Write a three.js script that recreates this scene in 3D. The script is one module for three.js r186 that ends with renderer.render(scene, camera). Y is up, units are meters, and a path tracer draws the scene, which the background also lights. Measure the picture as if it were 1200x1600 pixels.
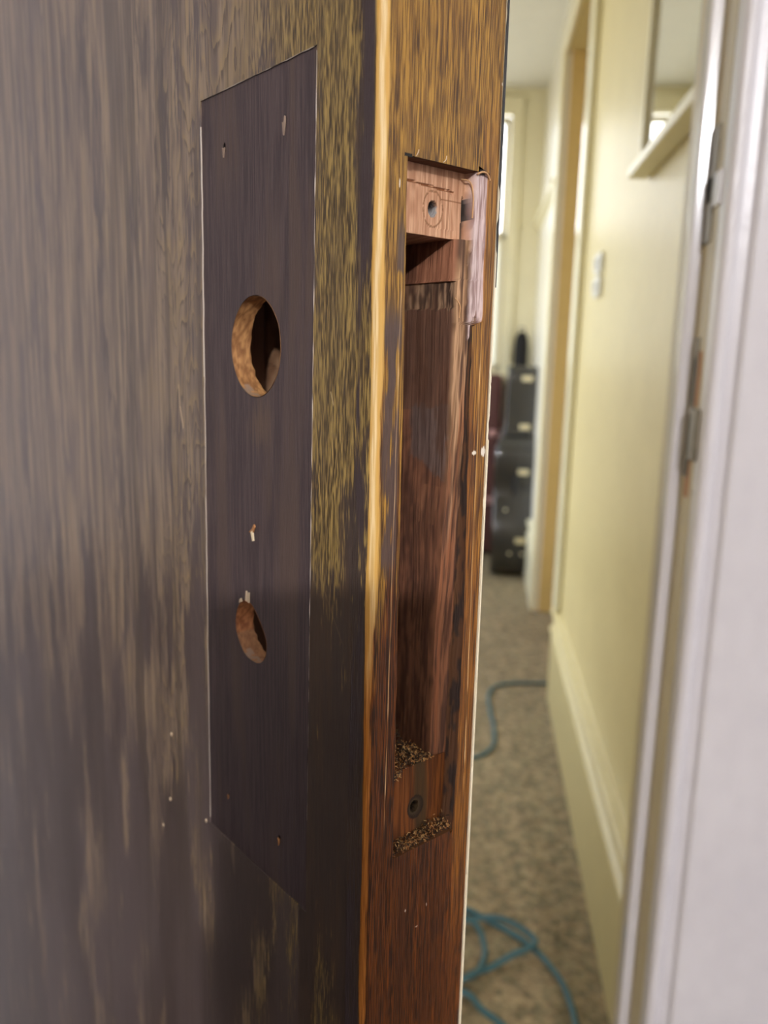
import * as THREE from 'three';
import { RoundedBoxGeometry } from 'three/addons/geometries/RoundedBoxGeometry.js';
import { mergeGeometries, toCreasedNormals } from 'three/addons/utils/BufferGeometryUtils.js';

// ---------------------------------------------------------------- camera, sky, light, exposure
const scene = new THREE.Scene();
const camera = new THREE.PerspectiveCamera(2 * Math.atan(800 / 1250) * 180 / Math.PI, 1200 / 1600, 0.02, 120);
camera.position.set(0, 1.05, 0);
camera.matrixAutoUpdate = true;
{ // forward, right and up of the hand-held view: 11 degrees down, 6.6 degrees left of the hall, 1.3 degrees of roll
  const F = new THREE.Vector3(-0.11213, -0.19176, -0.97501), R = new THREE.Vector3(0.99267, 0.02295, -0.11867), U = new THREE.Vector3(-0.04513, 0.98117, -0.18779);
  camera.quaternion.setFromRotationMatrix(new THREE.Matrix4().makeBasis(R, U, F.clone().negate()));
}
camera.focus = 0.228; camera.userData.fStop = 11;
scene.add(camera);
const EXPOSURE = 1.0, SKY = 3.7, LAMP = 18.5;
const renderer = new THREE.WebGLRenderer({ antialias: true });
renderer.toneMapping = THREE.LinearToneMapping; renderer.toneMappingExposure = EXPOSURE;
renderer.shadowMap.enabled = true; renderer.shadowMap.type = THREE.PCFSoftShadowMap;

// ---------------------------------------------------------------- noise
let seed = 7;
const rnd = () => { seed = (seed * 1664525 + 1013904223) >>> 0; return seed / 4294967296; };
const PERM = new Uint8Array(512); { const p = [...Array(256).keys()]; for (let i = 255; i > 0; i--) { const j = Math.floor(rnd() * (i + 1)); [p[i], p[j]] = [p[j], p[i]]; } for (let i = 0; i < 512; i++) PERM[i] = p[i & 255]; }
function vn(x, y) { // value noise, -1..1
  const ix = Math.floor(x), iy = Math.floor(y), fx = x - ix, fy = y - iy, u = fx * fx * (3 - 2 * fx), v = fy * fy * (3 - 2 * fy);
  const a = PERM[PERM[ix & 255] + (iy & 255)], b = PERM[PERM[(ix + 1) & 255] + (iy & 255)], c = PERM[PERM[ix & 255] + ((iy + 1) & 255)], d = PERM[PERM[(ix + 1) & 255] + ((iy + 1) & 255)];
  return ((a + (b - a) * u) * (1 - v) + (c + (d - c) * u) * v) / 127.5 - 1;
}
function fbm(x, y, n = 3) { let s = 0, a = 0.5, t = 0; for (let i = 0; i < n; i++) { s += a * vn(x, y); t += a; a *= 0.55; x = x * 2.03 + 17.3; y = y * 2.03 + 5.9; } return s / t; }
const sst = (a, b, x) => { const t = Math.min(1, Math.max(0, (x - a) / (b - a))); return t * t * (3 - 2 * t); };
const mix3 = (a, b, t) => [a[0] + (b[0] - a[0]) * t, a[1] + (b[1] - a[1]) * t, a[2] + (b[2] - a[2]) * t];
const lin = (c) => { c /= 255; return c <= 0.04045 ? c / 12.92 : Math.pow((c + 0.055) / 1.055, 2.4); };
function colorTexture(w, h, f, wrap = THREE.MirroredRepeatWrapping) { // f(u, v) -> sRGB 0..255
  const d = new Uint8Array(w * h * 4);
  for (let j = 0; j < h; j++) for (let i = 0; i < w; i++) { const c = f((i + 0.5) / w, (j + 0.5) / h), k = (j * w + i) * 4; d[k] = Math.max(0, Math.min(255, c[0])); d[k + 1] = Math.max(0, Math.min(255, c[1])); d[k + 2] = Math.max(0, Math.min(255, c[2])); d[k + 3] = 255; }
  const t = new THREE.DataTexture(d, w, h); t.colorSpace = THREE.SRGBColorSpace; t.magFilter = t.minFilter = THREE.LinearFilter; t.wrapS = t.wrapT = wrap; t.needsUpdate = true; return t;
}
function grayTexture(w, h, f, wrap = THREE.MirroredRepeatWrapping) {
  const t = colorTexture(w, h, (u, v) => { const g = f(u, v) * 255; return [g, g, g]; }, wrap); t.colorSpace = THREE.NoColorSpace; return t;
}

// ---------------------------------------------------------------- helpers for objects
const names = new Map();
function numbered(n) { const k = names.get(n) || 0; names.set(n, k + 1); return k ? `${n}_${String(k).padStart(3, '0')}` : n; }
function mesh(name, geometry, material, parent = scene, props) {
  const m = new THREE.Mesh(geometry, material); m.name = numbered(name); m.castShadow = m.receiveShadow = true; if (props) Object.assign(m.userData, props); parent.add(m); return m;
}
function group(name, props, pos = [0, 0, 0], turn = 0) { const g = new THREE.Group(); g.name = numbered(name); g.position.set(...pos); g.rotation.y = turn; Object.assign(g.userData, props); scene.add(g); return g; }
function box(x0, x1, y0, y1, z0, z1, r = 0) {
  const g = r ? new RoundedBoxGeometry(x1 - x0, y1 - y0, z1 - z0, 3, r) : new THREE.BoxGeometry(x1 - x0, y1 - y0, z1 - z0);
  g.translate((x0 + x1) / 2, (y0 + y1) / 2, (z0 + z1) / 2); return worldUV(g);
}
function worldUV(g) { // uv in metres from position and facing
  if (g.index) g = g.toNonIndexed();
  const p = g.attributes.position, n = g.attributes.normal, uv = new Float32Array(p.count * 2);
  for (let i = 0; i < p.count; i++) {
    const ax = Math.abs(n.getX(i)), ay = Math.abs(n.getY(i)), az = Math.abs(n.getZ(i));
    if (ay >= ax && ay >= az) { uv[2 * i] = p.getX(i); uv[2 * i + 1] = p.getZ(i); } else if (ax >= az) { uv[2 * i] = p.getZ(i); uv[2 * i + 1] = p.getY(i); } else { uv[2 * i] = p.getX(i); uv[2 * i + 1] = p.getY(i); }
  }
  g.setAttribute('uv', new THREE.BufferAttribute(uv, 2)); return g;
}
const merge = (list) => mergeGeometries(list.map((g) => { g = g.index ? g.toNonIndexed() : g; for (const k of Object.keys(g.attributes)) if (!['position', 'normal', 'uv'].includes(k)) g.deleteAttribute(k); return g; }));
function profileX(points, z0, z1) { // extrude an (x, y) outline along z
  const s = new THREE.Shape(points.map((p) => new THREE.Vector2(...p))); const g = new THREE.ExtrudeGeometry(s, { depth: z1 - z0, bevelEnabled: false, curveSegments: 8 }); g.translate(0, 0, z0); return worldUV(g);
}
function profileY(points, y0, y1) { // extrude an (x, z) outline upwards
  const s = new THREE.Shape(points.map((p) => new THREE.Vector2(p[0], -p[1]))); const g = new THREE.ExtrudeGeometry(s, { depth: y1 - y0, bevelEnabled: false }); g.rotateX(-Math.PI / 2); g.translate(0, y0, 0); return worldUV(g);
}
const arc = (cx, cy, r, a0, a1, n = 6) => Array.from({ length: n + 1 }, (_, i) => { const a = (a0 + (a1 - a0) * i / n) * Math.PI / 180; return [cx + r * Math.cos(a), cy + r * Math.sin(a)]; });
const std = (o) => new THREE.MeshPhysicalMaterial({ roughness: 0.5, ...o });
const C = (r, g, b) => new THREE.Color().setRGB(lin(r), lin(g), lin(b));

// ---------------------------------------------------------------- sky (seen in the hall window and its mirror image)
{
  const W = 1024, H = 512, d = new Float32Array(W * H * 4);
  for (let j = 0; j < H; j++) {
    const el = ((j + 0.5) / H - 0.5) * 180;
    for (let i = 0; i < W; i++) {
      let c;
      if (el < 0) c = [0.42, 0.41, 0.37];
      else {
        const k = Math.pow(1 - el / 90, 2.5); c = [0.34 + 0.36 * k, 0.5 + 0.34 * k, 0.8 + 0.14 * k];
        const a = i / W * 40, n = fbm(Math.cos(i / W * 6.2832) * 3 + 9, el * 0.33 + Math.sin(i / W * 6.2832) * 3, 4), m = sst(0.02, 0.3, n + 0.25 - el * 0.004);
        c = mix3(c, [1.5, 1.48, 1.45], m);
      }
      const k = (j * W + i) * 4; d[k] = c[0]; d[k + 1] = c[1]; d[k + 2] = c[2]; d[k + 3] = 1;
    }
  }
  const t = new THREE.DataTexture(d, W, H, THREE.RGBAFormat, THREE.FloatType); t.mapping = THREE.EquirectangularReflectionMapping; t.colorSpace = THREE.LinearSRGBColorSpace; t.magFilter = t.minFilter = THREE.LinearFilter; t.needsUpdate = true;
  scene.background = t; scene.backgroundIntensity = SKY;
}

// ---------------------------------------------------------------- plain materials
const brush = grayTexture(512, 512, (u, v) => 0.5 + 0.35 * fbm(u * 26, v * 26, 3) + 0.15 * fbm(u * 110, v * 14, 2), THREE.RepeatWrapping); brush.repeat.set(4, 4);
const plasterTint = (r, g, b, k = 5) => { const t = colorTexture(512, 512, (u, v) => { const n = k * (fbm(u * 9, v * 9, 4) + 0.5 * vn(u * 90, v * 60)); return [r + n, g + n, b + n * 0.9]; }); t.repeat.set(1, 1); return t; };
const M = {
  roomWhite: std({ map: plasterTint(226, 220, 222), roughness: 0.6, bumpMap: brush, bumpScale: 0.0004 }),
  roomGrey: std({ map: plasterTint(70, 66, 68), roughness: 0.7 }),
  darkWood: std({ color: C(58, 42, 36), roughness: 0.4 }),
  gloss: std({ map: plasterTint(207, 202, 204, 4), roughness: 0.32, bumpMap: brush, bumpScale: 0.0003 }),
  shiny: std({ map: plasterTint(207, 202, 204, 4), roughness: 0.16 }),
  shinyCream: std({ map: plasterTint(226, 218, 184, 4), roughness: 0.16 }),
  yellow: std({ map: plasterTint(208, 192, 138, 5), roughness: 0.38, bumpMap: brush, bumpScale: 0.0006 }),
  cream: std({ map: plasterTint(238, 230, 196, 4), roughness: 0.3, bumpMap: brush, bumpScale: 0.0003 }),
  offwhite: std({ map: plasterTint(240, 235, 220, 4), roughness: 0.34, bumpMap: brush, bumpScale: 0.0003 }),
  tan: std({ map: plasterTint(222, 194, 128, 5), roughness: 0.45, bumpMap: brush, bumpScale: 0.0004 }),
  rebate: std({ map: plasterTint(196, 182, 146, 6), roughness: 0.5, bumpMap: brush, bumpScale: 0.0004 }),
  ceiling: std({ map: plasterTint(240, 239, 232, 3), roughness: 0.85 }),
  brass: std({ color: C(240, 230, 196), metalness: 0.9, roughness: 0.42 }),
  chrome: std({ color: C(225, 220, 205), metalness: 1, roughness: 0.25 }),
  blackCase: std({ color: C(22, 23, 27), roughness: 0.3, ior: 1.65, clearcoat: 1, clearcoatRoughness: 0.1, bumpMap: brush, bumpScale: 0.0005 }),
  blackCloth: std({ color: C(26, 25, 27), roughness: 0.85 }),
  maroon: std({ color: C(88, 50, 46), roughness: 0.45 }),
  pinkMetal: std({ color: C(212, 170, 170), metalness: 0.9, roughness: 0.35 }),
  plasticWhite: std({ color: C(240, 240, 236), roughness: 0.25 }),
  mirror: std({ color: C(236, 238, 236), metalness: 1, roughness: 0.02 }),
  glass: std({ color: 0xffffff, transmission: 1, thickness: 0, roughness: 0.0 }),
  frosted: std({ color: C(240, 240, 232), transmission: 0.75, thickness: 0, roughness: 0.9 }),
  sashPaint: std({ color: C(222, 214, 186), roughness: 0.35 }),
  cable: std({ map: colorTexture(256, 64, (u, v) => { const n = 10 * vn(u * 60, v * 10); return [64 + n, 104 + n, 112 + n]; }, THREE.RepeatWrapping), roughness: 0.5 }),
  steel: std({ map: colorTexture(256, 256, (u, v) => { const n = fbm(u * 9, v * 9, 4), r = sst(0.1, 0.5, fbm(u * 7 + 40, v * 7, 3)); return mix3([112 + 26 * n, 103 + 26 * n, 88 + 24 * n], [104, 74, 46], r * 0.7); }, THREE.RepeatWrapping), metalness: 0.6, roughness: 0.5 }),
  pit: std({ color: C(30, 26, 22), roughness: 0.9 }),
  bareWood: std({ color: C(176, 122, 74), roughness: 0.8 }),
};
M.glass.side = THREE.DoubleSide;

// ================================================================ THE SETTING
const S = (label) => ({ kind: 'structure', label });
const XR = 0.272, XL = -0.62, ZEND = -4.45, CEIL = 2.4, ZF = -0.73, ZB = -0.86;
// carpet
const carpetTex = colorTexture(1024, 1024, (u, v) => {
  const a = fbm(u * 80, v * 80, 3), b = vn(u * 230, v * 230), c = fbm(u * 6 + 3, v * 6, 3), k = a * 22 + b * 16 + c * 6;
  return mix3([156 + k, 136 + k, 104 + k * 0.8], [128 + k, 116 + k, 88 + k * 0.8], sst(-0.4, 0.5, fbm(u * 64 + 50, v * 64, 2)));
}, THREE.RepeatWrapping);
const carpetBump = grayTexture(1024, 1024, (u, v) => 0.5 + 0.3 * fbm(u * 60, v * 60, 2) + 0.25 * vn(u * 230, v * 230), THREE.RepeatWrapping);
const carpet = std({ map: carpetTex, bumpMap: carpetBump, bumpScale: 0.006, roughness: 1 });
mesh('floor', box(-2.5, 2.4, -0.06, 0, ZF, 3.8), M.darkWood, scene, S('dark brown boarded floor of the room'));
mesh('floor', box(-2.5, 2.4, -0.06, 0, ZEND - 0.2, ZF), carpet, scene, S('mottled brown green carpet running along the hall floor'));
// room walls
const sh = new THREE.Shape([[-2.5, 0], [-0.592, 0], [-0.592, 2.03], [0.203, 2.03], [0.203, 0], [2.4, 0], [2.4, 2.5], [-2.5, 2.5]].map((p) => new THREE.Vector2(...p)));
{ const g = new THREE.ExtrudeGeometry(sh, { depth: ZF - ZB, bevelEnabled: false }); g.translate(0, 0, ZB); mesh('wall_front', worldUV(g), M.roomWhite, scene, S('white painted wall around the doorway')); }
mesh('wall_left', box(-2.5, -2.38, 0, 2.5, ZF, 3.8), M.roomGrey, scene, S('grey brown side wall of the room'));
{ const g = merge([box(2.2, 2.4, 0, 0.8, ZF, 3.8), box(2.2, 2.4, 2.25, 2.5, ZF, 3.8), box(2.2, 2.4, 0.8, 2.25, ZF, -0.58), box(2.2, 2.4, 0.8, 2.25, 0.32, 3.8)]); mesh('wall_right', g, M.roomWhite, scene, S('white painted room wall with an added unseen window')); }
mesh('wall_back', box(-2.5, 2.4, 0, 2.5, 3.7, 3.8), M.roomGrey, scene, S('grey brown back wall of the room'));
mesh('ceiling', box(-2.5, 2.4, 2.45, 2.55, ZB, 3.8), M.ceiling, scene, S('plain white ceiling of the room'));
mesh('ceiling', box(-0.9, 1.6, CEIL, CEIL + 0.1, ZEND - 0.2, ZB), M.ceiling, scene, S('plain off-white ceiling over the hall'));
{ // added room window (unseen, placed to light the edge of the door)
  const w = group('added_window_2', S('added unseen white framed two pane window in the side wall of the room'), [2.2, 0.8, -0.88]);
  mesh('window_frame', merge([box(-0.02, 0.1, 0, 0.05, 0.3, 1.2), box(-0.02, 0.1, 1.4, 1.45, 0.3, 1.2), box(0, 0.1, 0.05, 1.4, 0.3, 0.35), box(0, 0.1, 0.05, 1.4, 1.15, 1.2), box(0.02, 0.08, 0.05, 1.4, 0.73, 0.77)]), M.gloss, w);
  mesh('window_pane', box(0.045, 0.05, 0.05, 1.4, 0.35, 0.73), M.glass, w); mesh('window_pane', box(0.045, 0.05, 0.05, 1.4, 0.77, 1.15), M.glass, w);
}
// hall walls
mesh('wall_hall_left', merge([box(XL - 0.1, XL, 0, 0.3, ZEND, ZB), box(XL - 0.1, XL, 2.28, CEIL, ZEND, ZB), box(XL - 0.1, XL, 0.3, 2.28, ZEND, -4.15), box(XL - 0.1, XL, 0.3, 2.28, -1.6, ZB)]), M.yellow, scene, S('yellow painted wall on the hinge side of the hall'));
{ // added wide window, unseen behind the open door, to throw daylight on the opposite wall
  const w = group('added_window_3', S('added unseen three light window in the hall wall behind the open door'), [XL - 0.05, 0.3, -2.875]);
  mesh('window_frame', merge([box(-0.05, 0.05, 0, 0.05, -1.275, 1.275), box(-0.05, 0.05, 1.93, 1.98, -1.275, 1.275), ...[-1.275, -0.438, 0.398, 1.235].map((z) => box(-0.05, 0.05, 0.05, 1.93, z, z + 0.04))]), M.cream, w);
  for (const z of [-1.235, -0.398, 0.438]) mesh('window_pane', box(-0.003, 0.003, 0.05, 1.93, z, z + 0.797), M.glass, w);
}
const ZN = -2.42, ZQ = -3.31, HEAD = 2.18;
{ const g = merge([box(XR, XR + 0.12, 0, CEIL, ZN, ZB), box(XR, XR + 0.12, HEAD, CEIL, ZQ, ZN)]); mesh('wall_hall_right', g, M.yellow, scene, S('glossy yellow painted wall with an opening halfway along the hall')); }
mesh('wall_hall_far', box(XR, XR + 0.015, 0, CEIL, ZEND, ZQ), M.offwhite, scene, S('off-white wall between the side opening and the end window'));
mesh('wall_passage', merge([box(XR + 0.015, 1.5, 0, CEIL, ZQ - 0.1, ZQ), box(1.4, 1.5, 0, CEIL, ZQ, ZN), box(XR + 0.12, 1.5, 0, CEIL, ZN, ZN + 0.1)]), M.tan, scene, S('tan painted wall inside the side opening of the hall'));
mesh('wall_end', merge([box(XL - 0.1, XR + 0.12, 0, 0.98, ZEND - 0.12, ZEND), box(XL - 0.1, XR + 0.12, 2.3, CEIL, ZEND - 0.12, ZEND), box(XL - 0.1, -0.42, 0.98, 2.3, ZEND - 0.12, ZEND), box(0.12, XR + 0.12, 0.98, 2.3, ZEND - 0.12, ZEND)]), M.cream, scene, S('cream wall at the far end of the hall with a tall window'));
{ // end window: clear upper sash, obscured lower sash
  const w = group('window_1', S('tall sash window with bright upper pane at the end of the hall'), [0, 0.98, ZEND]);
  const fr = (a, b, c, d, e, f) => box(a, b, c, d, e, f, 0.008);
  mesh('window_frame', merge([fr(-0.47, -0.4, -0.05, 1.37, -0.03, 0.02), fr(0.1, 0.16, -0.05, 1.37, -0.03, 0.02), fr(-0.47, 0.16, 1.3, 1.38, -0.03, 0.025)]), M.cream, w);
  mesh('window_sill', fr(-0.5, 0.19, -0.07, -0.02, -0.05, 0.06), M.cream, w);
  const us = mesh('sash', merge([fr(-0.4, -0.37, 0.7, 1.3, -0.09, -0.05), fr(0.07, 0.1, 0.7, 1.3, -0.09, -0.05), fr(-0.4, 0.1, 1.27, 1.3, -0.09, -0.05), fr(-0.4, 0.1, 0.69, 0.73, -0.09, -0.05)]), M.sashPaint, w);
  mesh('pane', box(-0.37, 0.07, 0.73, 1.27, -0.072, -0.068), M.glass, us);
  const ls = mesh('sash', merge([fr(-0.4, -0.37, 0, 0.72, -0.05, -0.01), fr(0.07, 0.1, 0, 0.72, -0.05, -0.01), fr(-0.4, 0.1, 0, 0.04, -0.05, -0.01), fr(-0.4, 0.1, 0.68, 0.72, -0.05, -0.01)]), M.sashPaint, w);
  mesh('pane', box(-0.37, 0.07, 0.04, 0.68, -0.032, -0.028), M.frosted, ls);
}
// casing of the side opening and picture rail
mesh('trim_1', box(XR - 0.022, XR + 0.002, 0.3, HEAD, ZN - 0.004, ZN + 0.07, 0.014), M.shinyCream, scene, S('glossy cream casing on the near corner of the hall opening'));
mesh('trim_2', box(XR - 0.02, XR + 0.002, 0, HEAD + 0.06, ZQ - 0.09, ZQ + 0.004, 0.008), M.cream, scene, S('pale cream casing on the far side of the hall opening'));
mesh('trim_3', box(XR - 0.02, XR + 0.002, HEAD - 0.005, HEAD + 0.07, ZQ, ZN + 0.07, 0.008), M.cream, scene, S('pale cream casing across the head of the hall opening'));
mesh('trim_4', profileX([[XR + 0.002, 1.7], [XR - 0.018, 1.72], ...arc(XR - 0.018, 1.74, 0.015, 270, 90, 8), [XR - 0.01, 1.79], [XR + 0.002, 1.83]], ZEND, ZQ - 0.09), M.cream, scene, S('pale moulded rail on the wall past the opening'));
// skirting
const skirt = [[XR + 0.002, 0], [XR - 0.018, 0], [XR - 0.018, 0.222], ...arc(XR - 0.016, 0.232, 0.008, 250, 110, 6), [XR - 0.012, 0.246], [XR - 0.013, 0.275], ...arc(XR - 0.012, 0.288, 0.011, 230, 90, 6), [XR + 0.002, 0.304]];
mesh('baseboard_right', profileX(skirt, ZN, ZB), M.yellow, scene, S('tall moulded yellow skirting along the hall wall'));
mesh('baseboard_end', profileX(skirt, ZEND, ZQ - 0.09), M.cream, scene, S('pale moulded skirting past the opening by the guitar cases'));
// door frame on the latch side
{
  const f = group('trim_5', S('chipped white painted door frame on the latch side'), [0, 0, 0]);
  mesh('jamb', profileY([[0.191, ZF - 0.002], [0.191, -0.772], [0.191, ZB], [0.215, ZB], [0.215, ZF - 0.002]], 0, 2.03), M.rebate, f, { label: 'tan painted rebate' });
  mesh('door_stop', profileY([[0.192, -0.772], ...arc(0.1825, -0.775, 0.002, 90, 180, 4), ...arc(0.1875, -0.793, 0.007, 180, 270, 8), [0.192, -0.8]], 0, 2.03), M.shiny, f);
  // architrave: rounded bead, narrow quirk, broad flat
  mesh('bead', profileY([[0.1915, ZF - 0.003], ...arc(0.1985, ZF + 0.012, 0.007, 180, 0, 8).map(([x, z]) => [x, z]), [0.2055, ZF - 0.003]].map(([x, z]) => [x, z]), 0, 2.03), M.gloss, f);
  mesh('architrave', profileY([[0.2055, ZF - 0.002], [0.2055, ZF + 0.011], [0.2135, ZF + 0.012], [0.2155, ZF + 0.016], [0.218, ZF + 0.018], [0.36, ZF + 0.02], [0.364, ZF + 0.018], [0.366, ZF - 0.002]], 0, 2.03), M.gloss, f);
  mesh('head', merge([box(-0.57, 0.203, 2.0, 2.03, ZB, ZF), box(-0.75, 0.366, 2.03, 2.14, ZF, ZF + 0.02)]), M.gloss, f);
}
{
  const f = group('trim_6', S('white painted door frame on the hinge side'), [0, 0, 0]);
  mesh('jamb', box(-0.592, -0.585, 0, 2.03, ZB, ZF), M.gloss, f);
  mesh('architrave', box(-0.74, -0.605, 0, 2.03, ZF, ZF + 0.02, 0.006), M.gloss, f);
}

// ================================================================ THE DOOR (local x = -u: distance from the latch edge; local z = -t: depth from the near face)
const TURN = -43.2887 * Math.PI / 180;
const door = group('door_1', { kind: 'structure', label: 'dark brown wooden door standing ajar with its lock and plates removed' }, [-0.02746, 0, -0.2087], TURN);
const V = (u, t, y) => [-u / 1000, y / 1000, -t / 1000]; // millimetres in the door

// ---- colours of the wood as functions of place, in millimetres
function veneerColor(u, y) {
  const w = 2.2 * fbm(u * 0.02, y * 0.006 + 9, 2);
  const near = u < 60, fine = near ? fbm(u * 2.3 + w, y * 0.17, 3) : fbm(u * 1.5 + w, y * 0.09, 3), hair = near ? vn(u * 6.2, y * 0.4) : vn(u * 4.6, y * 0.2), mid = fbm(u * 0.33 + w, y * (near ? 0.03 : 0.02), 3);
  const fig = Math.sin((u * 0.16 + 3.2 * fbm(u * 0.035, y * 0.02, 3)) * 2.2 + y * 0.01);
  const wr = 1 - sst(28, 84, u + 9 * fbm(y * 0.03, u * 0.05 + 6, 2)); let c, d = [0, 0, 0];
  { c = mix3([180, 149, 84], [74, 58, 37], sst(-0.55, 0.55, fine * 0.95 + hair * 0.5)); c = mix3(c, [118, 98, 66], 0.35 * sst(-0.2, 0.6, mid)); d = c; }
  { c = mix3([162, 138, 110], [112, 94, 82], sst(-0.55, 0.55, mid * 0.9 + fine * 0.5 + fig * 0.12)); if (u < 165) { const q = y * 0.075 + 2.6 * fbm(u * 0.11 + 8, y * 0.022, 3) - Math.abs(((u - 118) * 0.05) % 1) * 2, f = q - Math.floor(q), st = (1 - sst(120, 165, u)) * sst(-0.25, 0.25, fbm(u * 0.05, y * 0.01 + 50, 2) + 0.12); c = mix3(c, [80, 64, 50], st * 0.8 * sst(0.72, 0.95, f) * sst(-0.5, 0.3, fine)); c = mix3(c, [176, 146, 94], st * 0.5 * (1 - sst(0.0, 0.45, f))); } c = mix3(c, [152, 126, 84], 0.5 * sst(0.12, 0.55, fbm(u * 0.16 + 20, y * 0.03, 3) + 0.1 * fig) * (1 - sst(108, 190, u) * 0.6)); const k = hair * 5 + fine * 7; c = [c[0] + k, c[1] + k, c[2] + k]; }
  c = mix3(c, d, wr);
  // dark stain in ragged blotches, made heavier lower down to paint in shade
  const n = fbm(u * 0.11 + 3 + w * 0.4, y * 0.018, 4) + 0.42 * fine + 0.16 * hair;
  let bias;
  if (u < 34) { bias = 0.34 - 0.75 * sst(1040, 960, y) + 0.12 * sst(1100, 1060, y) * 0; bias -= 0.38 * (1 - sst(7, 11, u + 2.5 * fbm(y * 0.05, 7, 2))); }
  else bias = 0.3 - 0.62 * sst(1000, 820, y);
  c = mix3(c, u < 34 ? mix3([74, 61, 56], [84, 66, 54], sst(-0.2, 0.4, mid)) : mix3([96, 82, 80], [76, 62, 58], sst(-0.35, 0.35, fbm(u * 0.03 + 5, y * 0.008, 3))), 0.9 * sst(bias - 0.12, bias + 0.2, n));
  if (u > 92) { // long dark streaks
    const d = fbm(u * 0.24 + 70, y * 0.006, 3); c = mix3(c, [82, 68, 58], 0.55 * sst(0.2, 0.42, d));
  }
  // pale scratches
  const sc = (u0, y0, u1, y1, wd, col, s) => { const dx = u1 - u0, dy = y1 - y0, L = dx * dx + dy * dy, t = ((u - u0) * dx + (y - y0) * dy) / L; if (t < 0 || t > 1) return; const q = Math.abs((u - u0) * dy - (y - y0) * dx) / Math.sqrt(L); c = mix3(c, col, s * (1 - sst(wd * 0.5, wd, q))); };
  sc(113.5, 1038, 112.6, 1030, 0.5, [196, 168, 130], 0.9); sc(112.6, 1030, 110.4, 1022, 0.7, [206, 178, 140], 0.95); sc(110.4, 1022, 97, 999, 0.4, [150, 126, 92], 0.5);
  sc(117, 1078, 98, 1108, 0.4, [160, 134, 96], 0.45); sc(120, 985, 97, 940, 0.4, [150, 126, 92], 0.35);
  sc(24, 986, 12, 968, 0.35, [150, 124, 84], 0.4); sc(19, 1040, 17.5, 1036, 0.4, [190, 166, 120], 0.8);
  return c;
}
function plateColor(u, y) {
  const fine = fbm(u * 1.6, y * 0.05, 3), hair = vn(u * 5.1, y * 0.16), mid = fbm(u * 0.16, y * 0.016 + 40, 3);
  let c = mix3([96, 80, 78], [70, 58, 59], sst(-0.5, 0.5, fine + 0.4 * hair));
  c = mix3(c, [104, 84, 72], 0.6 * sst(0.05, 0.5, mid + 0.4 * fine)); const k = hair * 4 + 3 * fine; c = [c[0] + k, c[1] + k, c[2] + k];
  // rubbed patch under the upper hole and lower hole
  const r = Math.hypot((u - 57) / 9, (y - 1027) / 9); c = mix3(c, [112, 90, 74], 0.6 * (1 - sst(0.2, 1, r + 0.5 * fine + 0.4 * hair)));
  return c;
}
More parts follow.
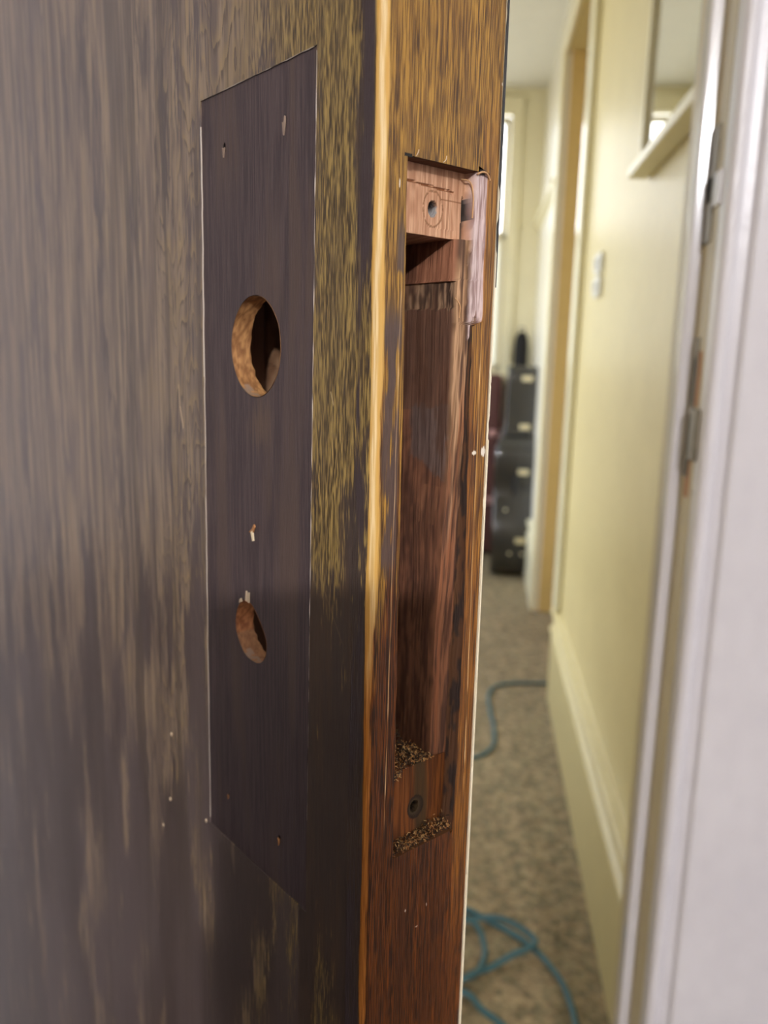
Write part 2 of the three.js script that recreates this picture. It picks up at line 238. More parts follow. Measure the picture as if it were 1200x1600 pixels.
function edgeColor(s, y) { // s < 0: round the corner on the near face; 0..44 across the edge
  const w = 1.2 * fbm(s * 0.05, y * 0.01, 2);
  const fine = 0.6 * fbm(s * 3.8 + w, y * 0.085, 3) + 0.5 * vn(s * 4.4 + w, y * 0.12 + 40), hair = vn(s * 8.5, y * 0.26), mid = fbm(s * 0.5 + w, y * 0.02 + 4, 3);
  let gold = mix3([170, 126, 48], [68, 42, 10], sst(-0.5, 0.6, fine * 0.85 + hair * 0.55)); gold = mix3(gold, [120, 84, 34], 0.45 * sst(0, 0.5, mid));
  let red = mix3([116, 62, 14], [40, 19, 4], sst(-0.5, 0.5, fine * 0.9 + hair * 0.5)); red = mix3(red, [78, 41, 12], 0.5 * sst(-0.2, 0.4, mid));
  const varnish = sst(-0.18, 0.22, fbm(s * 0.35 + 30, y * 0.016, 3) * 0.8 + 0.35 * fine + (1005 - y) / 110 + (s > 36 ? 0.25 : 0));
  let c = mix3(gold, red, varnish);
  if (s > 36) c = mix3(c, mix3([158, 104, 36], [88, 52, 18], sst(-0.4, 0.5, fine)), 0.65 * sst(36, 37.5, s + 0.8 * vn(y * 0.08, 5)) * sst(840, 905, y + 14 * mid) * sst(1125, 1090, y + 14 * mid));
  // rubbed corner down to pale wood
  const lo = -1.5 + 0.9 * fbm(y * 0.045, 11, 3), hi = (2.7 - 1.6 * sst(1010, 930, y)) + 1.1 * fbm(y * 0.06, 23, 3) + 0.4 * hair;
  const pale = mix3(mix3(mix3([226, 198, 146], [206, 168, 104], sst(-0.4, 0.5, fine + 0.2 * hair)), [200, 150, 66], 0.75 * sst(0.4, 1.6, Math.abs(s - 0.6 + fbm(y * 0.05, 3, 2)))), mix3([178, 112, 44], [138, 82, 30], sst(-0.3, 0.4, fine)), sst(1000, 930, y + 20 * mid));
  c = mix3(c, pale, sst(lo - 0.3, lo + 0.3, s) * (1 - sst(hi - 0.4, hi + 0.5, s)));
  if (s < lo) { // near face of the lipping: stain and olive
    const v = veneerColor(-s, y), st = sst(-0.12, 0.16, fbm(s * 0.25 + 2, y * 0.022, 3) + 0.3 * fine + 0.16);
    c = mix3(v, [76, 63, 62], st * sst(lo, lo - 0.9, s));
  }
  // old dark finish left beside the corner
  const p = sst(2.8, 3.8, s + 0.7 * fbm(y * 0.08, 44, 2)) * (1 - sst(8.6, 9.6, s)) * sst(1068, 1056, y) * sst(984, 996, y);
  c = mix3(c, mix3([72, 55, 48], [84, 64, 56], sst(-0.3, 0.3, hair)), 0.94 * p * sst(-0.1, 0.1, fbm(s * 0.35 + 60, y * 0.05, 3) + 0.3 * fine + 0.06));
  const p2 = sst(6.6, 7.4, s) * (1 - sst(9, 9.6, s)) * sst(1050, 1056, y) * sst(1088, 1078, y); c = mix3(c, [78, 60, 52], 0.9 * p2 * sst(-0.2, 0.1, fbm(s * 0.6 + 20, y * 0.09, 2)));
  // scribed lines beside the recess
  const s1 = 8.4 - (1050 - y) * 0.0068 + 0.15 * vn(y * 0.08, 3), s2 = 39.7 + (1050 - y) * 0.009 + 0.12 * vn(y * 0.07, 8);
  const l1 = (1 - sst(0.1, 0.26, Math.abs(s - s1))) * sst(1085, 1060, y) * sst(905, 925, y), l2 = (1 - sst(0.1, 0.24, Math.abs(s - s2))) * sst(1060, 1050, y) * sst(905, 925, y);
  c = mix3(c, [224, 186, 132], Math.max(l1, l2) * (0.6 + 0.4 * vn(y * 0.2, 5)));
  // white paint drips
  const pt = (s0, y0, rs, ry) => { const q = Math.hypot((s - s0) / rs, (y - y0) / ry) + 0.3 * fine; c = mix3(c, [226, 214, 196], 1 - sst(0.75, 1, q)); };
  pt(42.6, 1022.6, 1.2, 1.6); pt(38.8, 1022.4, 1.2, 0.8); pt(7.2, 1093, 0.2, 1.4); pt(43.5, 1124, 0.3, 0.5); pt(39.6, 1070, 0.25, 0.5); pt(17, 880, 0.3, 0.5); pt(26, 878, 0.2, 0.7); pt(22, 872, 0.6, 0.25);
  if (y < 900 && Math.abs(s - 25.6 + 0.3 * vn(y * 0.1, 2)) < 0.16 && y > 860) c = [34, 20, 10];
  return c;
}
const FY0 = 750, FYH = 570, VY0 = 480, VYH = 840, FUW = 400;
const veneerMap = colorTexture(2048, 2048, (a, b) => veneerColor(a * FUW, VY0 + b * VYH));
const plateMap = colorTexture(512, 1024, (a, b) => plateColor(20 + a * 80, 860 + b * 280));
const edgeMap = colorTexture(1024, 2048, (a, b) => edgeColor(-9 + a * 56, FY0 + b * FYH));
const grainBump = grayTexture(1024, 1024, (a, b) => { const u = a * 120, y = b * 400; return 0.5 + 0.3 * fbm(u * 2.1, y * 0.16, 3) + 0.2 * vn(u * 6, y * 0.35); });
const edgeBump = grayTexture(1024, 1024, (a, b) => { const u = a * 56, y = b * 570; return 0.5 + 0.35 * fbm(u * 3.6, y * 0.13, 3) + 0.15 * vn(u * 8, y * 0.4); });
const rawBump = grayTexture(512, 512, (a, b) => 0.5 + 0.3 * fbm(a * 50, b * 6, 3) + 0.2 * vn(a * 160, b * 30));
const D = {
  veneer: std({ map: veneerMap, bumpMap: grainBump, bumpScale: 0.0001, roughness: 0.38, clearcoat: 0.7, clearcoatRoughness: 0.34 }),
  plate: std({ map: plateMap, bumpMap: grainBump, bumpScale: 0.0001, roughness: 0.5 }),
  edge: std({ map: edgeMap, bumpMap: edgeBump, bumpScale: 0.00016, roughness: 0.46, specularIntensity: 0.6 }),
  raw: std({ vertexColors: true, roughness: 0.8, specularIntensity: 0.5, bumpMap: rawBump, bumpScale: 0.0004, side: THREE.DoubleSide }),
  solid: std({ map: veneerMap, roughness: 0.6 }),
  ridge: std({ color: C(214, 200, 184), roughness: 0.3 }),
  holeSide: std({ vertexColors: true, roughness: 0.6, side: THREE.DoubleSide }),
  paint: std({ color: C(236, 222, 190), roughness: 0.4 }),
  black: std({ color: C(24, 18, 16), roughness: 0.5 }),
};
// set uv of a geometry in door axes: (u, y) into the veneer picture
function doorUV(g, u0, uw, y0, yh) {
  const p = g.attributes.position, uv = new Float32Array(p.count * 2);
  for (let i = 0; i < p.count; i++) { uv[2 * i] = (-p.getX(i) * 1000 - u0) / uw; uv[2 * i + 1] = (p.getY(i) * 1000 - y0) / yh; }
  g.setAttribute('uv', new THREE.BufferAttribute(uv, 2)); return g;
}
const P2 = (u, y) => new THREE.Vector2(-u / 1000, y / 1000);
const PLATE = [[26.6, 1130.1], [92.2, 1129.9], [95.9, 869.1], [29.8, 869.6]]; // corners of the print of the old lock plate
function plateOutline(inset = 0) { // slightly rounded upper hinge-side corner, hand-cut wobble
  const pts = []; const cu = 61, cy = 1000;
  for (let k = 0; k < 4; k++) {
    const [a, b] = [PLATE[k], PLATE[(k + 1) % 4]], n = k % 2 ? 40 : 14;
    for (let i = 0; i < n; i++) { const f = i / n; let u = a[0] + (b[0] - a[0]) * f, y = a[1] + (b[1] - a[1]) * f; u += 0.12 * fbm(y * 0.06, k * 9, 2) * (k % 2 ? 1 : 0); y += 0.15 * fbm(u * 0.1, k * 9, 2) * (k % 2 ? 0 : 1); pts.push([u + (cu - u) * inset / 33, y + (cy - y) * inset / 130]); }
  }
  return pts;
}
{ // veneer: a thin sheet with the print of the plate cut out of its finish
  const s = new THREE.Shape([P2(8, 8), P2(760, 8), P2(760, 1990), P2(8, 1990)]);
  s.holes.push(new THREE.Path(plateOutline().map((p) => P2(...p))));
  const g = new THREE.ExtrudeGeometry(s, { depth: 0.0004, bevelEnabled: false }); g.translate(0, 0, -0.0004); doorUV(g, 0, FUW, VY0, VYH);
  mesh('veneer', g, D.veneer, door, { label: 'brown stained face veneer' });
}
// ---- the two lock holes through the near panel
const holes = [
  { u: 59.6, y: 1051.8, pts: (a) => { const ra = 14.9 + 0.25 * fbm(a * 2, 1, 2) + (Math.abs(a + 1.45) < 0.5 ? 0.9 * Math.cos((a + 1.45) * 3.1) : 0); return [59.6 - ra * Math.cos(a), 1051.8 + (ra + 0.8) * Math.sin(a)]; } },
  { u: 64, y: 956.6, pts: (a) => { const k = 0.5 * fbm(Math.cos(a) * 1.5, Math.sin(a) * 1.5 + 4, 2); return [64.2 - (9.9 + k) * Math.cos(a) * (1 - 0.12 * Math.sin(a)) - 2.2 * Math.sin(a) * -1, 956.6 + (10.4 + k) * Math.sin(a)]; } },
];
const HN = 96;
const holePts = holes.map((h) => Array.from({ length: HN }, (_, i) => h.pts(i / HN * Math.PI * 2)));
const nails = [[42.7, 1114, 0.9, 2.1], [77.5, 1113, 0.8, 1.7], [46.4, 887.6, 0.6, 1.6], [81.2, 887.6, 0.5, 1.0]];
const nailPath = ([u, y, a, b]) => Array.from({ length: 14 }, (_, i) => { const q = i / 14 * 6.2832, k = 1 + 0.35 * vn(i * 1.7, u); return [u + a * k * Math.cos(q), y + b * k * Math.sin(q)]; });
{
  const s = new THREE.Shape([P2(8, 8), P2(760, 8), P2(760, 1990), P2(8, 1990)]);
  for (const pts of [...holePts, ...nails.map(nailPath)]) s.holes.push(new THREE.Path(pts.map((p) => P2(...p))));
  const g = new THREE.ExtrudeGeometry(s, { depth: 0.0068, bevelEnabled: false }); g.translate(0, 0, -0.0072); doorUV(g, 20, 80, 860, 280);
  mesh('face_panel', g, [D.plate, D.black], door, { label: 'dark purple brown print where a lock plate sat, drilled with two holes' });
}
// walls of the holes: rough bored wood
function holeWall(pts, cu, cy, name, tone) {
  const pos = [], col = [], idx = [], uv = [], NT = 14;
  for (let j = 0; j <= NT; j++) for (let i = 0; i <= HN; i++) {
    const [u, y] = pts[i % HN], a = i / HN * Math.PI * 2, t = 0.25 + j / NT * 7.2, r = 1 - 0.012 + 0.02 * fbm(a * 7, t * 0.6, 3) * Math.sin(Math.PI * Math.min(1, j / NT * 1.2)) - 0.008 * (j / NT);
    pos.push(...V(cu + (u - cu) * r, t + (j === NT ? 0.7 * fbm(a * 6, 3, 2) : 0), cy + (y - cy) * r)); uv.push(a, t / 8);
    const n = fbm(a * 9, t * 1.1, 3), dust = Math.sin(a) < -0.78 && j < 7 ? sst(-0.1, 0.3, n + 0.1) : 0;
    let c = tone(n, a, t); c = mix3(c, [168, 150, 138], dust * 0.7);
    if (j === 0) c = mix3(c, [74, 56, 48], 0.5);
    col.push(lin(c[0]), lin(c[1]), lin(c[2]));
  }
  for (let j = 0; j < NT; j++) for (let i = 0; i < HN; i++) { const a = j * (HN + 1) + i, b = a + 1, c = a + HN + 1, d = c + 1; idx.push(a, c, b, b, c, d); }
  const g = new THREE.BufferGeometry(); g.setAttribute('position', new THREE.Float32BufferAttribute(pos, 3)); g.setAttribute('color', new THREE.Float32BufferAttribute(col, 3)); g.setAttribute('uv', new THREE.Float32BufferAttribute(uv, 2)); g.setIndex(idx); g.computeVertexNormals();
  mesh(name, g, D.holeSide, door, { label: 'rough bored wall of bare wood' });
}
holeWall(holePts[0], 59.6, 1051.8, 'spindle_hole', (n) => mix3([196, 146, 92], [138, 92, 54], sst(-0.5, 0.5, n)));
holeWall(holePts[1], 64, 956.6, 'key_hole', (n, a) => mix3(mix3([184, 122, 76], [132, 78, 44], sst(-0.4, 0.5, n)), [150, 122, 96], Math.sin(a) < -0.3 ? 0.4 : 0));
// torn pale wood in the four nail holes, and the little chips on the print
function sliver(name, pts, t, mat, parent = door, th = 0.4) { // thin pale chip: outline in (u, y)
  const s = new THREE.Shape(pts.map((p) => P2(...p))); const g = new THREE.ExtrudeGeometry(s, { depth: th / 1000, bevelEnabled: true, bevelThickness: 0.0001, bevelSize: 0.0001, bevelSegments: 1 }); g.translate(0, 0, -t / 1000); return mesh(name, worldUV(g), mat, parent);
}
const pale = std({ color: C(206, 182, 152), roughness: 0.7 }), dull = std({ color: C(150, 128, 110), roughness: 0.7 });
nails.forEach(([u, y, a, b], i) => sliver('torn_fibre', [[u + a * 0.8, y + b * 0.1], [u + a * 0.2, y - b * 0.1], [u - a * 0.5, y + b * (i === 0 ? 0.8 : -0.1)], [u - a * 0.7, y + b * 0.1], [u - a * 0.3, y - b * 0.8], [u + a * 0.2, y - b * 1.5]], 0.35, i < 2 ? dull : M.bareWood));
sliver('chip', [[63.6, 991.6], [61.8, 992.8], [60.4, 994.6], [59.9, 993.9], [61.2, 991.7]], 0.1, M.bareWood);
sliver('chip', [[62.2, 991.8], [61.2, 992.4], [60.6, 989.2], [61.3, 989.0]], 0.0, std({ color: C(236, 216, 178), roughness: 0.6 }));
sliver('chip', [[66.4, 967.2], [65.4, 967.2], [65.6, 970.6], [66.0, 970.6]], 0.1, pale); sliver('chip', [[64.6, 967], [64.2, 967], [64.1, 970.4], [64.4, 970.4]], 0.1, pale); sliver('chip', [[70.6, 965.4], [69, 966.2], [69.4, 967.2], [70.3, 966.6]], 0.1, pale);
for (const [u, y] of [[131, 862], [139, 846], [98.6, 868], [128, 893]]) sliver('chip', [[u, y], [u + 0.7, y + 0.5], [u + 0.3, y + 1.2], [u - 0.4, y + 0.7]], 0, pale);
// ridge of old finish along the sides of the print
function ridge(points, r) {
  const c = new THREE.CatmullRomCurve3(points.map((p) => new THREE.Vector3(...V(...p)))); return new THREE.TubeGeometry(c, points.length * 3, r / 1000, 5);
}
function ridgeLine(a, b, r, f0, f1, k) { const pts = []; for (let i = 0; i <= 60; i++) { const f = f0 + (f1 - f0) * i / 60, u = a[0] + (b[0] - a[0]) * f, y = a[1] + (b[1] - a[1]) * f; pts.push([u + 0.13 * fbm(y * 0.12, k, 2), 0.16 + 0.13 * fbm(y * 0.2, k + 5, 2), y + 0.15 * fbm(u * 0.2, k + 3, 2)]); } mesh('finish_ridge', ridge(pts, r), D.ridge, door); }
ridgeLine(PLATE[0], PLATE[3], 0.24, 0.005, 0.62, 1); ridgeLine(PLATE[1], PLATE[2], 0.27, 0.03, 0.34, 2); ridgeLine(PLATE[1], PLATE[2], 0.17, 0.34, 0.99, 3); ridgeLine(PLATE[0], PLATE[1], 0.16, 0.02, 0.98, 4); ridgeLine(PLATE[0], PLATE[3], 0.13, 0.62, 0.97, 6);

// ---- lock edge: rows over the height, a profile of (u, t) across; the lock recess is part of the same sweep
const YT = 1100.1, YB = 900.4, YBLOCK = 1082.3, YBLOCK2 = 925, SLOT_U = 104;
const tL = (y) => 9.6 + (YT - y) * 0.008 + 0.22 * fbm(y * 0.09, 31, 3);
const tR = (y) => 35.9 + 1.5 * sst(1050, 960, y) - 0.7 * sst(925, 905, y) + 0.35 * fbm(y * 0.12, 37, 3) + 4.3 * sst(1058.6, 1061, y + 0.8 * vn(y, 3));
const dR = (y) => 1.4 + 4.2 * sst(1058, 940, y) + 0.25 * fbm(y * 0.1, 41, 2);            // depth of the recess along its far side
const dL = (y) => 3.6 + 1.9 * sst(1060, 930, y);
function wallColor(u, y) { // far wall of the lock pocket
  const fine = fbm(u * 1.1, y * 0.09, 3), hair = vn(u * 4, y * 0.3), n = fbm(u * 0.2, y * 0.05 + 8, 3);
  let c = mix3([128, 84, 60], [82, 52, 38], sst(-0.5, 0.5, fine + 0.3 * hair));
  if (y > 1071) c = mix3([158, 106, 78], [124, 78, 56], sst(-0.4, 0.4, fine));
  else if (y > 1063.5 + 0.6 * vn(u * 0.8, 4)) c = mix3([150, 118, 90], [70, 50, 38], sst(-0.35, 0.45, fbm(u * 1.3, y * 0.2, 2) + 0.5 * hair));
  else if (y > 1034) c = mix3(c, [96, 70, 56], 0.6);
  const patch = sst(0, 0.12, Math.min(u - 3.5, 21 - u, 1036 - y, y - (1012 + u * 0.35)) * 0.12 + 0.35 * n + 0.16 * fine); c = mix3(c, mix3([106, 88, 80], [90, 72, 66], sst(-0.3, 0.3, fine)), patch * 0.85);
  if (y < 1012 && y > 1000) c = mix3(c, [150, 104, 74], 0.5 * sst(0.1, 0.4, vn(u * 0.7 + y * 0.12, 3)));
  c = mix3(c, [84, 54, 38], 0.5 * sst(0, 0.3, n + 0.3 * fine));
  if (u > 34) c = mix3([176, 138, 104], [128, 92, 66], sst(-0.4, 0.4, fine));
  return c;
}
function ledgeColor(t, y) {
  const fine = fbm(t * 1.7, y * 0.06, 3), hair = vn(t * 5.5, y * 0.2), n = fbm(t * 0.3 + 7, y * 0.03, 3);
  let c = mix3([184, 144, 108], [116, 86, 60], sst(-0.5, 0.5, fine + 0.35 * hair));
  c = mix3(c, mix3([136, 90, 62], [84, 54, 38], sst(-0.4, 0.4, fine + 0.3 * hair)), sst(1032, 990, y + 26 * n));
  c = mix3(c, [146, 88, 54], 0.5 * sst(0.1, 0.35, fbm(t * 0.9 + 30, y * 0.02, 2)) * sst(1050, 1030, y));
  c = mix3(c, [70, 48, 38], 0.7 * sst(0.1, 0.3, fbm(t * 0.7 + 60, y * 0.035, 3) + 0.25 * fine));
  return c;
}
function blockColor(t, y, top) {
  const fine = fbm(t * 1.6, y * 0.07, 3), hair = vn(t * 5.5, y * 0.25);
  let c = top ? mix3([204, 160, 126], [164, 118, 88], sst(-0.5, 0.5, fine + 0.4 * hair)) : mix3([126, 72, 28], [82, 44, 18], sst(-0.5, 0.5, fine));
  const cu = 23.2, cy = 1089.4;
  if (top) { if (Math.abs(y - (1095.4 - (t - 14) * 0.05)) < 0.22 && t < 31) c = [120, 72, 40]; if (Math.abs(y - 1092.3) < 0.14 && t > 26) c = [128, 84, 54]; const r = Math.hypot(t - cu, (y - cy) * 0.78); if (Math.abs(r - 3.6) < 0.22 && vn(t * 2, y * 2) > -0.5) c = mix3(c, [122, 84, 56], 0.7); if (r < 1.7) c = mix3([150, 146, 142], [70, 62, 58], sst(-0.3, 0.3, fine + (y - cy) * 0.25)); if (t > 34 && t < 34.9 && y < 1093 + 1.5 * vn(y, t)) c = [36, 28, 22]; }
  else { const r = Math.hypot(t - 24.8, (y - 910.2) * 0.85); c = mix3(c, [66, 52, 30], 0.75 * (1 - sst(1.6, 3.2, Math.abs(t - 27 - (910 - y) * 0.05) + fine))); if (r < 3.4) c = mix3([74, 58, 36], [44, 30, 20], sst(1.6, 3.2, r)); if (r < 1.5) c = [18, 12, 10]; }
  return c;
}
const raw2 = (c) => [lin(c[0]), lin(c[1]), lin(c[2])];
// profile pieces. Every row of the pocket has the same number of points.
const NLW = 4, NLF = 8, NSB = 6, NW = 70, NLG = 26, NRW = 8;
function pocketRow(y, mode) { // mode: 'top' | 'slot' | 'bottom'
  const out = [], a = tL(y), b = tR(y), wall = 31 + 0.35 * sst(1071, 1072, y) + 0.25 * fbm(y * 0.06, 55, 2);
  const chip0 = (t) => sst(1058.4, 1059.4, y + 4 * vn(t * 1.3, 6) + 0.8 * vn(t * 5, 2)), chip = sst(1057.8, 1060.5, y + 0.9 * vn(y * 2, 6)); // pale splintered strip at the top of the far side
  const top = mode === 'top', d0 = top ? 4.6 : mode === 'bottom' ? 5.4 : dL(y);
  const push = (t, u, c) => out.push([t, u, ...raw2(c)]);
  for (let i = 0; i <= NLW; i++) push(a + 0.2 * i / NLW, d0 * i / NLW, mix3([126, 84, 44], [96, 62, 36], i / NLW));
  const flat = mode !== 'slot';
  for (let i = 1; i <= NLF; i++) { const t = a + 0.2 + (12.4 - a) * i / NLF; const r = top ? Math.hypot(t - 23.2, (y - 1089.4) * 0.78) : Math.hypot(t - 24.8, (y - 910.2) * 0.85); push(t, d0 + (flat ? pit(t, y, top) : 0) , flat ? blockColor(t, y, top) : ledgeColor(t, y)); }
  for (let i = 1; i <= NSB; i++) { const f = i / NSB; if (flat) { const t = 12.6 + 5.6 * f; push(t, d0 + pit(t, y, top), blockColor(t, y, top)); } else push(7.2 + 23.8 * (i - 1) / (NSB - 1), SLOT_U, [96, 66, 48]); }
  for (let i = 1; i <= NW; i++) {
    const f = i / NW;
    if (flat) { const t = 18.2 + 12.8 * f; push(t, d0 + pit(t, y, top), blockColor(t, y, top)); }
    else {
      const u = SLOT_U + (dR(y) + 2.4 - SLOT_U) * (1 - Math.pow(1 - f, 2.2)); const rough = 0.16 * fbm(u * 0.8, y * 0.12, 3) + (y > 1000 && y < 1012 ? 0.3 * Math.max(0, vn(u * 0.7 + y * 0.12, 3)) : 0) - (y > 1071 ? 0.5 : y > 1063.5 ? -0.25 + 0.3 * vn(u, y * 0.3) : 0);
      const groove = u > 34 ? 0.5 * (1 - sst(0.3, 0.9, Math.abs(u - 84 - 0.03 * (y - 1040)))) + 0.6 * (1 - sst(0.4, 1.1, Math.abs(y - 1041 - 0.2 * (u - 80)))) : 0;
      push(wall + rough + groove, u, wallColor(u, y));
    }
  }
  const lb = Math.max(wall + 0.6, b - 0.35);
  for (let i = 1; i <= NLG; i++) {
    const f = i / NLG, t = wall + 0.4 + (lb - wall - 0.4) * f; let u = dR(y) + 1.2 * (1 - f) + 0.22 * fbm(t * 1.2, y * 0.08, 3), c = ledgeColor(t, y);
    if (top) { const k = sst(33, 33.8, t); u = d0 + (0.9 - d0) * sst(35, 36.2, t) + (t > 34 && t < 34.8 && y < 1093.5 ? 0.9 : 0); c = mix3(blockColor(t, y, true), mix3([206, 152, 116], [170, 112, 82], sst(-0.3, 0.4, fbm(t * 2, y * 0.1, 2))), k * (t > 35.2 ? 1 : 0)); }
    if (mode === 'bottom') { u = d0 + 0.25 * fbm(t * 1.2, y * 0.1, 2); c = blockColor(t, y, false); }
    const pk = chip0(t) * sst(34.9, 35.4, t + 0.3 * fbm(y * 0.3, 9, 2));
    if (pk > 0.02 && mode !== 'bottom') { u += (0.7 + 0.45 * fbm(t * 1.5, y * 0.07, 3) + 0.22 * vn(t * 4.2, y * 0.16) - u) * pk; c = mix3(c, mix3([208, 186, 180], [150, 122, 116], sst(-0.35, 0.5, fbm(t * 2.6, y * 0.07, 3) + 0.6 * vn(t * 6, y * 0.2))), pk); }
    push(t, u, c);
  }
  const lastU = out[out.length - 1][1];
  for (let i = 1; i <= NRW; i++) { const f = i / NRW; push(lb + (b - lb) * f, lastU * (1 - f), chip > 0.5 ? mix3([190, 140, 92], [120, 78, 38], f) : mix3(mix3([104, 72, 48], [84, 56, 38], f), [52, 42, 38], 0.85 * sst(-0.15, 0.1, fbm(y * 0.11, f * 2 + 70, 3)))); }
  return out;
}
function pit(t, y, top) { // screw hole in the block
  if (top) { const r = Math.hypot(t - 23.2, (y - 1089.4) * 0.78); const slip = y < 1084.6 && t > 21.6 ? 0.25 : 0; return 3.2 * (1 - sst(1.2, 1.8, r)) + slip + 0.15 * fbm(t * 1.4, y * 0.06, 2) + (Math.abs(y - (1095.4 - (t - 14) * 0.05)) < 0.3 && t < 31 ? 0.35 : 0); }
  const r = Math.hypot(t - 24.8, (y - 910.2) * 0.85); return 4 * (1 - sst(1.2, 1.7, r)) + 0.5 * (1 - sst(1.7, 3.2, r)) + 0.15 * fbm(t, y * 0.08, 2);
}
function sweep(rows, skip) { // rows: [y, [[t, u, r, g, b]...]]
  const pos = [], col = [], uv = [], idx = [], n = rows[0][1].length;
  for (const [y, r] of rows) for (const [t, u, cr, cg, cb] of r) { pos.push(...V(u, t, y)); col.push(cr, cg, cb); uv.push((t + u) / 60, y / 400); }
  for (let j = 0; j + 1 < rows.length; j++) for (let i = 0; i + 1 < n; i++) { if (skip && skip(i, rows[j][2])) continue; const a = j * n + i, b = a + 1, c = a + n, d = c + 1; idx.push(a, b, c, b, d, c); }
  const g = new THREE.BufferGeometry(); g.setAttribute('position', new THREE.Float32BufferAttribute(pos, 3)); g.setAttribute('color', new THREE.Float32BufferAttribute(col, 3)); g.setAttribute('uv', new THREE.Float32BufferAttribute(uv, 2)); g.setIndex(idx); return toCreasedNormals(g, 0.7);
}
const flatRow = (y, mode, tone) => { const r = pocketRow(y, mode); return r.map(([t, u, cr, cg, cb], i) => [t, -0.02, lin(tone[0]), lin(tone[1]), lin(tone[2])]); };
const span = (y0, y1, step) => { const n = Math.max(1, Math.round(Math.abs(y1 - y0) / step)); return Array.from({ length: n + 1 }, (_, i) => y0 + (y1 - y0) * i / n); };
const skipNear = (i) => i === NLW + NLF;      // the near wall of the pocket is the back of the face panel
{
  // ragged top wall of the recess, then block, then the drop under it
  const rowsT = [[YT + 0.05, flatRow(YT + 0.05, 'top', [70, 46, 26])]];
  for (let i = 1; i <= 3; i++) { const r = pocketRow(YT, 'top'); rowsT.push([YT + 0.02 - 0.01 * i, r.map((p) => [p[0], p[1] * i / 3, ...raw2([96, 62, 42])])]); }
  for (const y of span(YT - 0.05, YBLOCK, 0.3)) rowsT.push([y, pocketRow(y, 'top')]);
  mesh('recess_block', sweep(rowsT), D.raw, door, { label: 'pale pinkish bare wood block with a screw hole at the top of the lock recess' });
  const rowsS = [[YBLOCK, pocketRow(YBLOCK, 'top')]];
  for (const y of span(YBLOCK - 0.03, YBLOCK2 + 0.03, 0.4)) rowsS.push([y, pocketRow(y, 'slot')]);
  rowsS.push([YBLOCK2, pocketRow(YBLOCK2, 'bottom')]);
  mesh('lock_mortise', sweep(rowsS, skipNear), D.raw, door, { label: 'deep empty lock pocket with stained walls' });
  const rowsB = span(YBLOCK2, YB + 0.05, 0.35).map((y) => [y, pocketRow(y, 'bottom')]);
  for (let i = 2; i >= 1; i--) { const r = pocketRow(YB, 'bottom'); rowsB.push([YB + 0.01 * i, r.map((p) => [p[0], p[1] * i / 3, ...raw2([92, 58, 30])])]); }
  rowsB.push([YB - 0.05, flatRow(YB - 0.05, 'bottom', [92, 58, 30])]);
  mesh('recess_block', sweep(rowsB), D.raw, door, { label: 'orange brown wood block with a dark screw hole at the foot of the lock recess' });
}
{ // edge lipping: rounded near corner, flat edge, far corner, interrupted by the recess
  const R = 2.6, left = (y) => { const p = [[0.4, 8.2], [0, 8.1]]; for (let i = 0; i <= 8; i++) { const a = i / 8 * Math.PI / 2, k = 0.12 * fbm(y * 0.05, i * 0.4, 3) * Math.sin(2 * a); p.push([R - R * Math.cos(Math.PI / 2 - a) * 0 - R * Math.cos(a) + k, R - R * Math.sin(a) + k]); } return p; };
  const rowsY = [...span(8, 780, 60), ...span(783, YB - 0.05, 1.5), ...span(YB, YT, 0.7), ...span(YT + 0.05, 1200, 1.5), ...span(1210, 1990, 60)];
  const build = (rowOf) => {
    const pos = [], uv = [], idx = []; let n = 0;
    rowsY.forEach((y) => { const r = rowOf(y); n = r.length; for (const [t, u, s] of r) { pos.push(...V(u, t, y)); uv.push((s + 9) / 56, (y - FY0) / FYH); } });
    for (let j = 0; j + 1 < rowsY.length; j++) for (let i = 0; i + 1 < n; i++) { const a = j * n + i, b = a + 1, c = a + n, d = c + 1; idx.push(a, c, b, b, c, d); }
    const g = new THREE.BufferGeometry(); g.setAttribute('position', new THREE.Float32BufferAttribute(pos, 3)); g.setAttribute('uv', new THREE.Float32BufferAttribute(uv, 2)); g.setIndex(idx); g.computeVertexNormals(); return g;
  };
  const inPocket = (y) => y >= YB - 0.06 && y <= YT + 0.06, S_ = (t, u) => t - u;
  const leftRow = (y) => { const e = inPocket(y) ? tL(Math.min(YT, Math.max(YB, y))) : 9.8, r = left(y).map(([t, u]) => [t, u, S_(t, u)]); for (let i = 1; i <= 8; i++) { const t = R + (e - R) * i / 8; r.push([t, 0, t]); } return r; };
  const rightRow = (y) => { const e = inPocket(y) ? tR(Math.min(YT, Math.max(YB, y))) - 0.02 : 35.5, r = []; for (let i = 0; i <= 6; i++) { const t = e + (43.6 - e) * i / 6; r.push([t, 0, t]); } r.push([44, 0.4, 44.4], [44, 8.2, 46]); return r; };
  const midRow = (lo, hi) => { const save = rowsY.slice(); rowsY.length = 0; rowsY.push(...save.filter((y) => y >= lo && y <= hi)); const g = build((y) => Array.from({ length: 14 }, (_, i) => { const t = 9.7 + 25.9 * i / 13; return [t, 0, t]; })); rowsY.length = 0; rowsY.push(...save); return g; };
  const fix = [build(leftRow), build(rightRow), midRow(0, YB - 0.04), midRow(YT + 0.04, 2000)];
  D.edge.side = THREE.DoubleSide;
  mesh('edge_lipping', merge(fix), D.edge, door, { label: 'golden brown wood edge with a rubbed pale corner' });
}
